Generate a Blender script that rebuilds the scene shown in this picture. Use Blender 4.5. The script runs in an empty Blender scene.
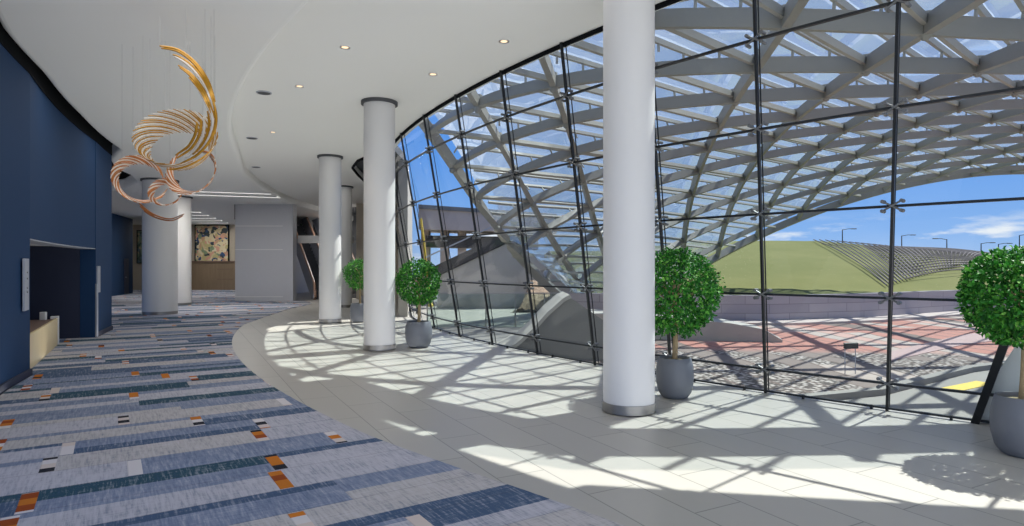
import bpy, bmesh, math, random
from mathutils import Vector, Matrix
random.seed(7)
sc = bpy.context.scene
COL = sc.collection
PI = math.pi

# ------------------------------------------------------------------ helpers
def lin(c):
    c = c / 255.0
    return c / 12.92 if c <= 0.04045 else ((c + 0.055) / 1.055) ** 2.4
def rgb(r, g, b):
    return (lin(r), lin(g), lin(b), 1.0)

class MB:
    def __init__(s):
        s.v = []; s.f = []; s.m = []
    def add(s, vs, fs, mat=0):
        o = len(s.v)
        s.v += [tuple(v) for v in vs]
        s.f += [tuple(i + o for i in f) for f in fs]
        s.m += [mat] * len(fs)
        return s
    def hexa(s, p, mat=0):          # 8 points: bottom loop, top loop
        return s.add(p, [(3, 2, 1, 0), (4, 5, 6, 7), (0, 1, 5, 4), (1, 2, 6, 5), (2, 3, 7, 6), (3, 0, 4, 7)], mat)
    def box(s, c, d, rz=0.0, mat=0):
        x, y, z = d[0] / 2, d[1] / 2, d[2] / 2
        cs, sn = math.cos(rz), math.sin(rz)
        pts = []
        for zz in (-z, z):
            for (a, b) in ((-x, -y), (x, -y), (x, y), (-x, y)):
                pts.append((c[0] + a * cs - b * sn, c[1] + a * sn + b * cs, c[2] + zz))
        return s.hexa(pts, mat)
    def prism(s, poly, z0, z1, mat=0):
        n = len(poly)
        vs = [(p[0], p[1], z0) for p in poly] + [(p[0], p[1], z1) for p in poly]
        fs = [tuple(range(n - 1, -1, -1)), tuple(range(n, 2 * n))]
        fs += [(i, (i + 1) % n, n + (i + 1) % n, n + i) for i in range(n)]
        return s.add(vs, fs, mat)
    def xzprism(s, poly, y0, y1, mat=0):   # polygon in x,z pushed along y
        n = len(poly)
        vs = [(p[0], y0, p[1]) for p in poly] + [(p[0], y1, p[1]) for p in poly]
        fs = [tuple(range(n - 1, -1, -1)), tuple(range(n, 2 * n))]
        fs += [(i, (i + 1) % n, n + (i + 1) % n, n + i) for i in range(n)]
        return s.add(vs, fs, mat)
    def tube(s, pts, r, n=8, mat=0, cap=True):
        P = [Vector(p) for p in pts]; m = len(P)
        rr = r if isinstance(r, (list, tuple)) else [r] * m
        vs = []; up = None
        for i in range(m):
            t = (P[min(i + 1, m - 1)] - P[max(i - 1, 0)])
            t = t.normalized() if t.length > 1e-9 else Vector((0, 0, 1))
            if up is None:
                up = Vector((0, 0, 1)) if abs(t.z) < .9 else Vector((1, 0, 0))
            a = t.cross(up)
            a = a.normalized() if a.length > 1e-6 else Vector((1, 0, 0))
            b = a.cross(t).normalized(); up = b
            for k in range(n):
                q = 2 * PI * k / n
                vs.append(P[i] + (a * math.cos(q) + b * math.sin(q)) * rr[i])
        fs = [(i * n + k, i * n + (k + 1) % n, (i + 1) * n + (k + 1) % n, (i + 1) * n + k) for i in range(m - 1) for k in range(n)]
        if cap:
            fs += [tuple(range(n - 1, -1, -1)), tuple((m - 1) * n + k for k in range(n))]
        return s.add(vs, fs, mat)
    def beam(s, pts, ups, w, d, mat=0, off=0.0):   # rectangular section swept along pts; w across, d along up
        P = [Vector(p) for p in pts]; m = len(P); vs = []
        for i in range(m):
            t = (P[min(i + 1, m - 1)] - P[max(i - 1, 0)]).normalized()
            u = Vector(ups[i]) if not isinstance(ups, Vector) else ups.copy()
            a = t.cross(u).normalized(); u = a.cross(t).normalized()
            dd = d[i] if isinstance(d, list) else d
            c = P[i] + u * off
            for (p, q) in ((-1, -1), (1, -1), (1, 1), (-1, 1)):
                vs.append(c + a * (p * w / 2) + u * (q * dd / 2))
        fs = [(i * 4 + k, i * 4 + (k + 1) % 4, (i + 1) * 4 + (k + 1) % 4, (i + 1) * 4 + k) for i in range(m - 1) for k in range(4)]
        fs += [(3, 2, 1, 0), tuple((m - 1) * 4 + k for k in range(4))]
        return s.add(vs, fs, mat)
    def lathe(s, prof, c=(0, 0, 0), n=32, mat=0, cap=True):
        m = len(prof)
        vs = [(c[0] + r * math.cos(2 * PI * k / n), c[1] + r * math.sin(2 * PI * k / n), c[2] + z) for r, z in prof for k in range(n)]
        fs = [(i * n + k, i * n + (k + 1) % n, (i + 1) * n + (k + 1) % n, (i + 1) * n + k) for i in range(m - 1) for k in range(n)]
        if cap:
            fs += [tuple(range(n - 1, -1, -1)), tuple((m - 1) * n + k for k in range(n))]
        return s.add(vs, fs, mat)
    def build(s, name, mats, parent=None, smooth=False, bevel=0, loc=None, norm=True, seg=2):
        me = bpy.data.meshes.new(name)
        org = Vector(parent['_o']) if (parent is not None and '_o' in parent) else Vector((0, 0, 0))
        if loc is not None: org = Vector(loc)
        me.from_pydata([tuple(Vector(v) - org) for v in s.v], [], s.f)
        if not isinstance(mats, (list, tuple)): mats = [mats]
        for m in mats: me.materials.append(m)
        me.polygons.foreach_set('material_index', s.m)
        if norm:
            b = bmesh.new(); b.from_mesh(me)
            bmesh.ops.recalc_face_normals(b, faces=b.faces)
            b.to_mesh(me); b.free()
        if smooth:
            me.polygons.foreach_set('use_smooth', [True] * len(me.polygons))
            try: me.set_sharp_from_angle(angle=math.radians(40))
            except Exception: pass
        o = bpy.data.objects.new(name, me); COL.objects.link(o)
        if parent is not None:
            o.parent = parent
            if '_o' in parent: o['_o'] = parent['_o']
        elif loc is not None:
            o.location = loc
        if bevel:
            mo = o.modifiers.new('bevel', 'BEVEL'); mo.width = bevel; mo.segments = seg; mo.limit_method = 'ANGLE'
        return o

def thing(name, label, cat, loc=(0, 0, 0), group=None, kind=None, rz=0.0):
    o = bpy.data.objects.new(name, None); COL.objects.link(o)
    o.location = loc; o.rotation_euler = (0, 0, rz); o.empty_display_size = .1
    o['_o'] = list(loc)
    tag(o, label, cat, group, kind); return o
def tag(o, label=None, cat=None, group=None, kind=None):
    if label: o['label'] = label
    if cat: o['category'] = cat
    if group: o['group'] = group
    if kind: o['kind'] = kind
    return o
def struct(o, label=None):
    o['kind'] = 'structure'
    if label: o['label'] = label
    return o
def dup(root, loc, label=None, rz=0.0, scale=None):
    r = root.copy(); COL.objects.link(r); r.location = loc; r.rotation_euler = (0, 0, rz)
    if scale: r.scale = scale
    if label: r['label'] = label
    for ch in list(root.children):
        c = ch.copy(); COL.objects.link(c); c.parent = r
        for g in list(ch.children):
            d = g.copy(); COL.objects.link(d); d.parent = c
    return r

# ------------------------------------------------------------------ materials
def new_mat(name):
    m = bpy.data.materials.new(name); m.use_nodes = True
    nt = m.node_tree; nt.nodes.clear()
    out = nt.nodes.new('ShaderNodeOutputMaterial'); bs = nt.nodes.new('ShaderNodeBsdfPrincipled')
    nt.links.new(bs.outputs[0], out.inputs[0])
    return m, nt, bs
def N(nt, t, **kw):
    n = nt.nodes.new(t)
    for k, v in kw.items(): setattr(n, k, v)
    return n
def math_(nt, op, a, b=None, c=None):
    n = N(nt, 'ShaderNodeMath', operation=op)
    for i, x in enumerate((a, b, c)):
        if x is None: continue
        if isinstance(x, (int, float)): n.inputs[i].default_value = x
        else: nt.links.new(x, n.inputs[i])
    return n.outputs[0]
def mix_(nt, f, a, b):
    n = N(nt, 'ShaderNodeMix', data_type='RGBA')
    if isinstance(f, (int, float)): n.inputs[0].default_value = f
    else: nt.links.new(f, n.inputs[0])
    for i, x in ((6, a), (7, b)):
        if isinstance(x, tuple): n.inputs[i].default_value = x
        else: nt.links.new(x, n.inputs[i])
    return n.outputs[2]
def noise_(nt, vec, scale, detail=3, rough=.5):
    n = N(nt, 'ShaderNodeTexNoise'); n.inputs['Scale'].default_value = scale
    n.inputs['Detail'].default_value = detail; n.inputs['Roughness'].default_value = rough
    if vec is not None: nt.links.new(vec, n.inputs['Vector'])
    return n.outputs['Fac']
def ramp_(nt, f, stops, interp='LINEAR'):
    r = N(nt, 'ShaderNodeValToRGB'); r.color_ramp.interpolation = interp
    e = r.color_ramp.elements
    while len(e) < len(stops): e.new(.5)
    for k, (p, c) in enumerate(stops): e[k].position = p; e[k].color = c
    nt.links.new(f, r.inputs[0]); return r.outputs[0]
def plain(name, c, rough=.5, metal=0.0, var=.06, scale=6.0, spec=.5, bump=0.0):
    m, nt, bs = new_mat(name)
    bs.inputs['Roughness'].default_value = rough; bs.inputs['Metallic'].default_value = metal
    bs.inputs['Specular IOR Level'].default_value = spec
    tc = N(nt, 'ShaderNodeTexCoord')
    f = noise_(nt, tc.outputs['Object'], scale, 4)
    lo = tuple(x * (1 - var) for x in c[:3]) + (1,); hi = tuple(min(1, x * (1 + var)) for x in c[:3]) + (1,)
    nt.links.new(mix_(nt, f, lo, hi), bs.inputs['Base Color'])
    if bump:
        b = N(nt, 'ShaderNodeBump'); b.inputs['Strength'].default_value = bump; b.inputs['Distance'].default_value = .02
        nt.links.new(noise_(nt, tc.outputs['Object'], scale * 8, 4), b.inputs['Height']); nt.links.new(b.outputs[0], bs.inputs['Normal'])
    return m
def emit(name, c, s):
    m = bpy.data.materials.new(name); m.use_nodes = True; nt = m.node_tree; nt.nodes.clear()
    o = nt.nodes.new('ShaderNodeOutputMaterial'); e = nt.nodes.new('ShaderNodeEmission')
    e.inputs[0].default_value = c; e.inputs[1].default_value = s; nt.links.new(e.outputs[0], o.inputs[0]); return m
def glass_mat(name, tint, rough=.02, refl=.5, frit=None, fritfac=0.0, ior=1.45):
    m = bpy.data.materials.new(name); m.use_nodes = True; nt = m.node_tree; nt.nodes.clear()
    o = nt.nodes.new('ShaderNodeOutputMaterial')
    tr = nt.nodes.new('ShaderNodeBsdfTransparent'); tr.inputs[0].default_value = tint
    gl = nt.nodes.new('ShaderNodeBsdfGlossy'); gl.inputs['Roughness'].default_value = rough
    fr = nt.nodes.new('ShaderNodeFresnel'); fr.inputs[0].default_value = ior
    mx = nt.nodes.new('ShaderNodeMixShader')
    nt.links.new(math_(nt, 'MULTIPLY', fr.outputs[0], refl), mx.inputs[0]); nt.links.new(tr.outputs[0], mx.inputs[1]); nt.links.new(gl.outputs[0], mx.inputs[2])
    last = mx
    if frit:
        df = nt.nodes.new('ShaderNodeBsdfDiffuse'); df.inputs[0].default_value = frit
        tl = nt.nodes.new('ShaderNodeBsdfTranslucent'); tl.inputs[0].default_value = frit
        m2 = nt.nodes.new('ShaderNodeMixShader'); m2.inputs[0].default_value = .5
        nt.links.new(df.outputs[0], m2.inputs[1]); nt.links.new(tl.outputs[0], m2.inputs[2])
        m3 = nt.nodes.new('ShaderNodeMixShader'); m3.inputs[0].default_value = fritfac
        nt.links.new(mx.outputs[0], m3.inputs[1]); nt.links.new(m2.outputs[0], m3.inputs[2]); last = m3
    nt.links.new(last.outputs[0], o.inputs[0]); return m

def rot_coords(nt, deg):
    tc = N(nt, 'ShaderNodeTexCoord'); sp = N(nt, 'ShaderNodeSeparateXYZ')
    nt.links.new(tc.outputs['Object'], sp.inputs[0])
    c, s = math.cos(math.radians(deg)), math.sin(math.radians(deg))
    u = math_(nt, 'ADD', math_(nt, 'MULTIPLY', sp.outputs[0], c), math_(nt, 'MULTIPLY', sp.outputs[1], s))
    v = math_(nt, 'ADD', math_(nt, 'MULTIPLY', sp.outputs[0], -s), math_(nt, 'MULTIPLY', sp.outputs[1], c))
    return tc, sp, u, v
def comb(nt, x, y, z=0.0):
    n = N(nt, 'ShaderNodeCombineXYZ')
    for i, k in enumerate((x, y, z)):
        if isinstance(k, (int, float)): n.inputs[i].default_value = k
        else: nt.links.new(k, n.inputs[i])
    return n.outputs[0]
def wnoise(nt, vec):
    n = N(nt, 'ShaderNodeTexWhiteNoise', noise_dimensions='3D'); nt.links.new(vec, n.inputs['Vector']); return n.outputs['Value']

def mat_tile():
    m, nt, bs = new_mat('stone_tile')
    tc, sp, u, v = rot_coords(nt, 118)
    br = N(nt, 'ShaderNodeTexBrick'); br.offset = .5; br.squash = 1.0
    nt.links.new(comb(nt, u, v), br.inputs['Vector'])
    br.inputs['Scale'].default_value = 1.0; br.inputs['Brick Width'].default_value = 1.2; br.inputs['Row Height'].default_value = .42
    br.inputs['Mortar Size'].default_value = .006; br.inputs['Mortar Smooth'].default_value = .2
    br.inputs['Color1'].default_value = rgb(180, 177, 170); br.inputs['Color2'].default_value = rgb(173, 170, 164); br.inputs['Mortar'].default_value = rgb(128, 127, 122)
    f = noise_(nt, comb(nt, math_(nt, 'MULTIPLY', u, .6), math_(nt, 'MULTIPLY', v, 3.0)), 1.6, 5, .6)
    c = mix_(nt, math_(nt, 'MULTIPLY', f, .22), br.outputs['Color'], rgb(170, 168, 160))
    nt.links.new(c, bs.inputs['Base Color'])
    bs.inputs['Roughness'].default_value = .38; bs.inputs['Specular IOR Level'].default_value = .35
    return m
def mat_carpet():
    m, nt, bs = new_mat('woven_carpet')
    tc, sp, u, v = rot_coords(nt, 33)
    W, L = .46, 1.6
    rv = math_(nt, 'DIVIDE', v, W); row = math_(nt, 'FLOOR', rv); fv = math_(nt, 'SUBTRACT', rv, row)
    off = wnoise(nt, comb(nt, row, 3.3, 1.7))
    ru = math_(nt, 'ADD', math_(nt, 'DIVIDE', u, L), math_(nt, 'MULTIPLY', off, 7.0)); cell = math_(nt, 'FLOOR', ru); fu = math_(nt, 'SUBTRACT', ru, cell)
    r1 = wnoise(nt, comb(nt, row, cell, 1.0)); r2 = wnoise(nt, comb(nt, row, cell, 2.0)); r3 = wnoise(nt, comb(nt, row, cell, 3.0)); r5 = wnoise(nt, comb(nt, row, cell, 5.0))
    lav, blu, drk, tea, gre = rgb(182, 182, 192), rgb(128, 139, 163), rgb(74, 94, 122), rgb(44, 78, 94), rgb(184, 181, 182)
    def pick(r): return ramp_(nt, r, [(0, lav), (.30, blu), (.50, gre), (.68, drk), (.84, tea)], 'CONSTANT')
    def pick2(r): return ramp_(nt, r, [(0, blu), (.28, drk), (.45, lav), (.72, tea), (.86, gre)], 'CONSTANT')
    split = math_(nt, 'MULTIPLY_ADD', r3, .75, .3)
    c = mix_(nt, math_(nt, 'GREATER_THAN', fv, split), pick(r1), pick2(r2))
    wx = noise_(nt, comb(nt, math_(nt, 'MULTIPLY', u, 48.0), math_(nt, 'MULTIPLY', v, 4.0)), 1.0, 4, .7)
    wy = noise_(nt, comb(nt, math_(nt, 'MULTIPLY', u, 3.5), math_(nt, 'MULTIPLY', v, 55.0)), 1.0, 3, .6)
    big = noise_(nt, tc.outputs['Object'], 2.2, 4, .6)
    wv = math_(nt, 'ADD', math_(nt, 'MULTIPLY', math_(nt, 'SUBTRACT', wx, .5), 2.3), math_(nt, 'ADD', math_(nt, 'MULTIPLY', math_(nt, 'SUBTRACT', wy, .5), 1.0), math_(nt, 'MULTIPLY', math_(nt, 'SUBTRACT', big, .5), .7)))
    wl = math_(nt, 'MAXIMUM', math_(nt, 'MULTIPLY', wv, .85), 0.0); wd = math_(nt, 'MAXIMUM', math_(nt, 'MULTIPLY', wv, -1.0), 0.0)
    c = mix_(nt, wl, c, rgb(208, 208, 216)); c = mix_(nt, wd, c, rgb(72, 92, 122))
    # little blocks at the end of every strip
    sub = math_(nt, 'FLOOR', math_(nt, 'MULTIPLY', math_(nt, 'ADD', fv, math_(nt, 'MULTIPLY', r5, .3)), 3.6))
    r4 = wnoise(nt, comb(nt, math_(nt, 'ADD', row, math_(nt, 'MULTIPLY', sub, 17.0)), cell, 4.0))
    bc = ramp_(nt, r4, [(0, rgb(196, 118, 44)), (.30, rgb(212, 208, 210)), (.58, rgb(40, 42, 50)), (.74, rgb(150, 74, 36)), (.88, rgb(208, 196, 190))], 'CONSTANT')
    blk = math_(nt, 'MULTIPLY', math_(nt, 'LESS_THAN', fu, math_(nt, 'MULTIPLY', math_(nt, 'GREATER_THAN', wnoise(nt, comb(nt, row, cell, 9.0)), .22), .062)), math_(nt, 'LESS_THAN', math_(nt, 'ABSOLUTE', math_(nt, 'SUBTRACT', fv, .5)), .47))
    c = mix_(nt, blk, c, bc)
    ln = math_(nt, 'MAXIMUM', math_(nt, 'LESS_THAN', fv, .02), math_(nt, 'MULTIPLY', math_(nt, 'LESS_THAN', fu, .004), .6))
    c = mix_(nt, math_(nt, 'MULTIPLY', ln, .35), c, rgb(70, 72, 84))
    nt.links.new(c, bs.inputs['Base Color']); bs.inputs['Roughness'].default_value = .95; bs.inputs['Specular IOR Level'].default_value = .1
    b = N(nt, 'ShaderNodeBump'); b.inputs['Strength'].default_value = .25; b.inputs['Distance'].default_value = .004
    nt.links.new(wx, b.inputs['Height']); nt.links.new(b.outputs[0], bs.inputs['Normal'])
    return m
def mat_plaza():
    m, nt, bs = new_mat('plaza_paving')
    tc, sp, u, v = rot_coords(nt, 97)
    W, L = .55, 5.5
    wob = noise_(nt, tc.outputs['Object'], .25, 2)
    v2 = math_(nt, 'MULTIPLY_ADD', wob, 1.2, v)
    rv = math_(nt, 'DIVIDE', v2, W); row = math_(nt, 'FLOOR', rv); fv = math_(nt, 'SUBTRACT', rv, row)
    off = wnoise(nt, comb(nt, row, 1.3, 2.7))
    ru = math_(nt, 'ADD', math_(nt, 'DIVIDE', u, L), math_(nt, 'MULTIPLY', off, 5.0)); cell = math_(nt, 'FLOOR', ru)
    r1 = wnoise(nt, comb(nt, row, cell, 8.0))
    red, pink, con, drk = rgb(174, 116, 102), rgb(188, 152, 140), rgb(174, 162, 152), rgb(104, 92, 86)
    far = ramp_(nt, r1, [(0, red), (.34, pink), (.6, con), (.84, red), (.92, drk)], 'CONSTANT')
    vo = N(nt, 'ShaderNodeTexVoronoi'); vo.inputs['Scale'].default_value = 11.0; nt.links.new(tc.outputs['Object'], vo.inputs['Vector'])
    gr = ramp_(nt, vo.outputs['Distance'], [(0, rgb(215, 210, 202)), (.42, rgb(150, 143, 136)), (.55, rgb(52, 50, 48))])
    near = mix_(nt, math_(nt, 'GREATER_THAN', r1, .62), gr, far)
    near = mix_(nt, math_(nt, 'GREATER_THAN', r1, .80), near, rgb(120, 110, 104))
    nf = N(nt, 'ShaderNodeMapRange'); nf.inputs['From Min'].default_value = 14.6; nf.inputs['From Max'].default_value = 15.4
    nt.links.new(math_(nt, 'ADD', sp.outputs[1], math_(nt, 'MULTIPLY', sp.outputs[0], .15)), nf.inputs['Value'])
    c = mix_(nt, nf.outputs[0], near, far)
    c = mix_(nt, math_(nt, 'LESS_THAN', fv, .09), c, rgb(96, 82, 76))
    g = noise_(nt, tc.outputs['Object'], 1.3, 6, .7)
    c = mix_(nt, math_(nt, 'MULTIPLY', g, .35), c, rgb(150, 130, 120))
    nt.links.new(c, bs.inputs['Base Color']); bs.inputs['Roughness'].default_value = .9
    return m
def mat_hill():
    m, nt, bs = new_mat('dry_grass')
    tc = N(nt, 'ShaderNodeTexCoord')
    f = noise_(nt, tc.outputs['Object'], .22, 6, .65); g = noise_(nt, tc.outputs['Object'], 3.0, 5, .7)
    c = mix_(nt, f, rgb(92, 100, 60), rgb(122, 122, 82)); c = mix_(nt, math_(nt, 'MULTIPLY', g, .4), c, rgb(88, 92, 60))
    nt.links.new(c, bs.inputs['Base Color']); bs.inputs['Roughness'].default_value = 1.0; bs.inputs['Specular IOR Level'].default_value = 0.05
    return m
def mat_leaf():
    m, nt, bs = new_mat('glossy_leaf')
    tc = N(nt, 'ShaderNodeTexCoord'); gi = N(nt, 'ShaderNodeNewGeometry')
    f = wnoise(nt, comb(nt, gi.outputs['Random Per Island'], 1.0, 2.0))
    c = ramp_(nt, f, [(0, rgb(26, 80, 26)), (.5, rgb(46, 120, 38)), (.85, rgb(80, 156, 52)), (1, rgb(124, 186, 76))])
    nt.links.new(c, bs.inputs['Base Color']); bs.inputs['Roughness'].default_value = .5; bs.inputs['Specular IOR Level'].default_value = .3
    tl = N(nt, 'ShaderNodeBsdfTranslucent'); nt.links.new(c, tl.inputs[0])
    mx = N(nt, 'ShaderNodeMixShader'); mx.inputs[0].default_value = .22
    out = [n for n in nt.nodes if n.type == 'OUTPUT_MATERIAL'][0]
    nt.links.new(bs.outputs[0], mx.inputs[1]); nt.links.new(tl.outputs[0], mx.inputs[2]); nt.links.new(mx.outputs[0], out.inputs[0])
    return m
def mat_blocks():
    m, nt, bs = new_mat('stone_wall_blocks')
    tc = N(nt, 'ShaderNodeTexCoord'); sp = N(nt, 'ShaderNodeSeparateXYZ'); nt.links.new(tc.outputs['Object'], sp.inputs[0])
    br = N(nt, 'ShaderNodeTexBrick'); nt.links.new(comb(nt, sp.outputs[0], sp.outputs[2]), br.inputs['Vector'])
    br.inputs['Scale'].default_value = 1.0; br.inputs['Brick Width'].default_value = 1.6; br.inputs['Row Height'].default_value = .31; br.inputs['Mortar Size'].default_value = .012
    br.inputs['Color1'].default_value = rgb(190, 180, 184); br.inputs['Color2'].default_value = rgb(168, 160, 166); br.inputs['Mortar'].default_value = rgb(140, 132, 136)
    f = noise_(nt, tc.outputs['Object'], 1.1, 6, .7)
    nt.links.new(mix_(nt, math_(nt, 'MULTIPLY', f, .5), br.outputs['Color'], rgb(150, 146, 152)), bs.inputs['Base Color']); bs.inputs['Roughness'].default_value = .9
    return m
def mat_art(name, seed, cols):
    m, nt, bs = new_mat(name)
    tc = N(nt, 'ShaderNodeTexCoord')
    mp = N(nt, 'ShaderNodeMapping'); mp.inputs['Location'].default_value = (seed, seed * .7, seed * .3); nt.links.new(tc.outputs['Object'], mp.inputs[0])
    nz = N(nt, 'ShaderNodeTexNoise'); nz.inputs['Scale'].default_value = 1.4; nz.inputs['Detail'].default_value = 3; nt.links.new(mp.outputs[0], nz.inputs['Vector'])
    ad = N(nt, 'ShaderNodeVectorMath', operation='MULTIPLY_ADD'); nt.links.new(nz.outputs['Color'], ad.inputs[0]); ad.inputs[1].default_value = (1.2, 1.2, 1.2); nt.links.new(mp.outputs[0], ad.inputs[2])
    vo = N(nt, 'ShaderNodeTexVoronoi'); vo.inputs['Scale'].default_value = 4.2; nt.links.new(ad.outputs[0], vo.inputs['Vector'])
    sp = N(nt, 'ShaderNodeSeparateColor'); nt.links.new(vo.outputs['Color'], sp.inputs[0])
    c = ramp_(nt, sp.outputs[0], [(i / len(cols), q) for i, q in enumerate(cols)], 'CONSTANT')
    nt.links.new(c, bs.inputs['Base Color']); bs.inputs['Roughness'].default_value = .7; return m
def mat_wood(name, a, b, sc_=1.0, rough=.5):
    m, nt, bs = new_mat(name)
    tc = N(nt, 'ShaderNodeTexCoord'); mp = N(nt, 'ShaderNodeMapping'); mp.inputs['Scale'].default_value = (9 * sc_, 9 * sc_, .7 * sc_); nt.links.new(tc.outputs['Object'], mp.inputs[0])
    nt.links.new(mix_(nt, noise_(nt, mp.outputs[0], 1.5, 5, .6), a, b), bs.inputs['Base Color']); bs.inputs['Roughness'].default_value = rough; return m

M = dict(
    tile=mat_tile(), carpet=mat_carpet(), plaza=mat_plaza(), hill=mat_hill(), leaf=mat_leaf(), blocks=mat_blocks(),
    ceil=plain('ceiling_paint', rgb(238, 238, 235), .9, var=.01, scale=.6),
    white=plain('column_paint', rgb(216, 215, 214), .55, var=.02, scale=1.5),
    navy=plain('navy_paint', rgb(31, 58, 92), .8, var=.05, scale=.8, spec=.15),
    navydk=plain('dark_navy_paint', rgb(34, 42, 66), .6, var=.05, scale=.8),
    black=plain('black_trim', rgb(22, 24, 27), .95, var=.05, spec=.05),
    steelblk=plain('black_steel', rgb(30, 33, 36), .4, .3, var=.05),
    steel=plain('brushed_steel', rgb(150, 148, 146), .35, .8, var=.1, scale=14),
    fitting=plain('dull_steel', rgb(104, 106, 108), .4, .3, var=.05),
    silver=plain('satin_aluminium', rgb(170, 174, 184), .45, .3, var=.05),
    gray=plain('grey_wall_panel', rgb(184, 185, 190), .6, var=.03),
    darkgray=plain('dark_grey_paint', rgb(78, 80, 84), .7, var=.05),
    beige=plain('beige_wall', rgb(178, 168, 152), .8, var=.04),
    conc=plain('concrete', rgb(172, 168, 160), .9, var=.12, scale=1.2),
    concdk=plain('weathered_concrete', rgb(128, 126, 122), .9, var=.15, scale=1.2),
    concpink=plain('pale_paving', rgb(186, 173, 166), .9, var=.08, scale=1.5),
    concmid=plain('grey_sidewalk', rgb(142, 139, 133), .9, var=.08, scale=1.2),
    pathpink=plain('dusty_pink_paving', rgb(172, 148, 144), .9, var=.08, scale=1.5),
    bridge=plain('bridge_concrete', rgb(196, 180, 168), .9, var=.12, scale=1.0),
    canopy=plain('canopy_steel_paint', rgb(152, 149, 142), .5, .0, var=.05, scale=2),
    canopy2=plain('canopy_purlin_paint', rgb(172, 169, 161), .5, .0, var=.04, scale=2),
    pot=plain('charcoal_planter', rgb(104, 108, 116), .55, var=.06, scale=5),
    soil=plain('planter_gravel', rgb(150, 140, 112), 1, var=.35, scale=40, bump=.6),
    bark=plain('pale_bark', rgb(160, 140, 108), .9, var=.2, scale=18, bump=.4),
    gold=plain('amber_glass', rgb(196, 142, 36), .25, .35, var=.25, scale=7),
    copper=plain('copper_glass', rgb(200, 128, 70), .25, .35, var=.25, scale=7),
    pearl=plain('pearl_glass', rgb(226, 218, 206), .2, .1, var=.08, scale=7),
    wire=plain('thin_wire', rgb(150, 150, 150), .6),
    benchw=mat_wood('pale_wood', rgb(214, 190, 140), rgb(236, 216, 172)), benchtop=plain('brown_seat', rgb(120, 96, 86), .6),
    panelw=mat_wood('panel_wood', rgb(120, 102, 82), rgb(150, 130, 106), .6),
    tan=plain('tan_handrail', rgb(176, 140, 120), .4), step=plain('escalator_step', rgb(92, 96, 102), .5, .4, var=.15, scale=9),
    gravel=plain('brown_gravel', rgb(140, 122, 104), 1, var=.4, scale=9, bump=1.0),
    yellow=plain('yellow_paint', rgb(214, 186, 70), .6), signdk=plain('sign_face', rgb(60, 58, 56), .6),
    rod=plain('weathered_rod', rgb(92, 86, 86), .8, var=.15),
    pane=glass_mat('clear_glazing', (.93, .965, .955, 1), .01, .55),
    frit=glass_mat('fritted_roof_glass', (.86, .93, .95, 1), .04, .5, (.86, .95, .98, 1), .20),
    rail=glass_mat('railing_glass', (.80, .88, .86, 1), .02, .8),
    strip=emit('strip_light', (1, .97, .92, 1), 2.2), bulb=emit('downlight_bulb', (1, .72, .45, 1), 1.7), glow=emit('indicator_light', (1, 1, 1, 1), 2.0),
    art1=mat_art('abstract_canvas', 3.1, [rgb(206, 190, 150), rgb(120, 140, 110), rgb(188, 150, 120), rgb(54, 78, 116), rgb(206, 196, 160), rgb(196, 180, 140), rgb(50, 60, 66), rgb(180, 170, 120), rgb(200, 150, 130), rgb(210, 200, 170)]),
    art2=mat_art('small_canvas', 8.4, [rgb(120, 140, 120), rgb(70, 90, 80), rgb(170, 160, 130), rgb(90, 110, 120)]),
)

# ------------------------------------------------------------------ plan geometry (metres; concentric arcs about C)
CX, CY = 22.6, 26.0
LX, LY = -.136, -.266            # inward lean of the glass wall per metre of height
def pol(R, deg, cx=CX, cy=CY):
    a = math.radians(deg); return (cx + R * math.cos(a), cy + R * math.sin(a))
def arc(R, a0, a1, n=40, cx=CX, cy=CY):
    return [pol(R, a0 + (a1 - a0) * k / n, cx, cy) for k in range(n + 1)]
RG = 26.5
def glass(deg, z, dr=0.0):
    x, y = pol(RG + dr, deg); return (x + LX * z, y + LY * z, z)
ZH, ZL = 4.8, 4.55               # ceiling heights: main, lower part over the carpet

def arcwall(name, R0, R1, a0, a1, z0, z1, mat, n=40):
    mb = MB(); A = arc(R0, a0, a1, n); B = arc(R1, a0, a1, n)
    mb.prism(A + B[::-1], z0, z1)
    return mb
aN, aJ, aE = -150.35, -159.4, -162.6
def lerp_tab(t, x):
    for (x0, y0), (x1, y1) in zip(t, t[1:]):
        if x <= x1: return y0 + (y1 - y0) * max(0, (x - x0) / (x1 - x0))
    return t[-1][1]
WT = [(142, 34.36), (148, 34.28), (150.35, 34.15), (159.4, 34.17), (162.6, 34.33)]
def warc(dr, a0, a1, n=20):
    return [pol(lerp_tab(WT, -(a0 + (a1 - a0) * k / n)) + dr, a0 + (a1 - a0) * k / n) for k in range(n + 1)]
def wpt(dr, a): return pol(lerp_tab(WT, -a) + dr, a)
# ---- floor, carpet, ground
A_R, A_F = -119.0, -172.0
flo = arc(26.42, A_R, A_F, 60) + [(-3.6, 20.5), (-5.1, 31), (-7.4, 46), (-28, 46), (-28, 24)] + arc(39.5, -182, A_R, 40)
struct(MB().prism(flo, -.25, 0).build('floor', M['tile'], norm=True))
car = [pol(31.18 + .12 * max(0, min(1, (q_ - 136) / 4)), -q_) for q_ in [120 + 44 * k / 60 for k in range(61)]] + [(-7.9, 19.8), (-8.45, 23.5), (-8.7, 27), (-9.6, 29.1), (-13.1, 29.1), (-13.1, 43.1), (-26.8, 43.1), (-23.2, 38.0), (-21.3, 32.3), (-20.6, 29.6), (-20.6, 20)] + [pol(39, -165), pol(34.3, -163.0)] + warc(-.04, -162.6, aJ, 6) + arc(37.3, aJ + .05, aN - .05, 10) + warc(-.04, aN, -142.7, 10) + arc(39, -142.7, -120, 20)
tag(MB().prism(car, 0.001, .012).build('carpet', M['carpet']), 'blue, grey and white striped carpet with small orange blocks, curving along the pale tile floor', 'carpet')

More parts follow.
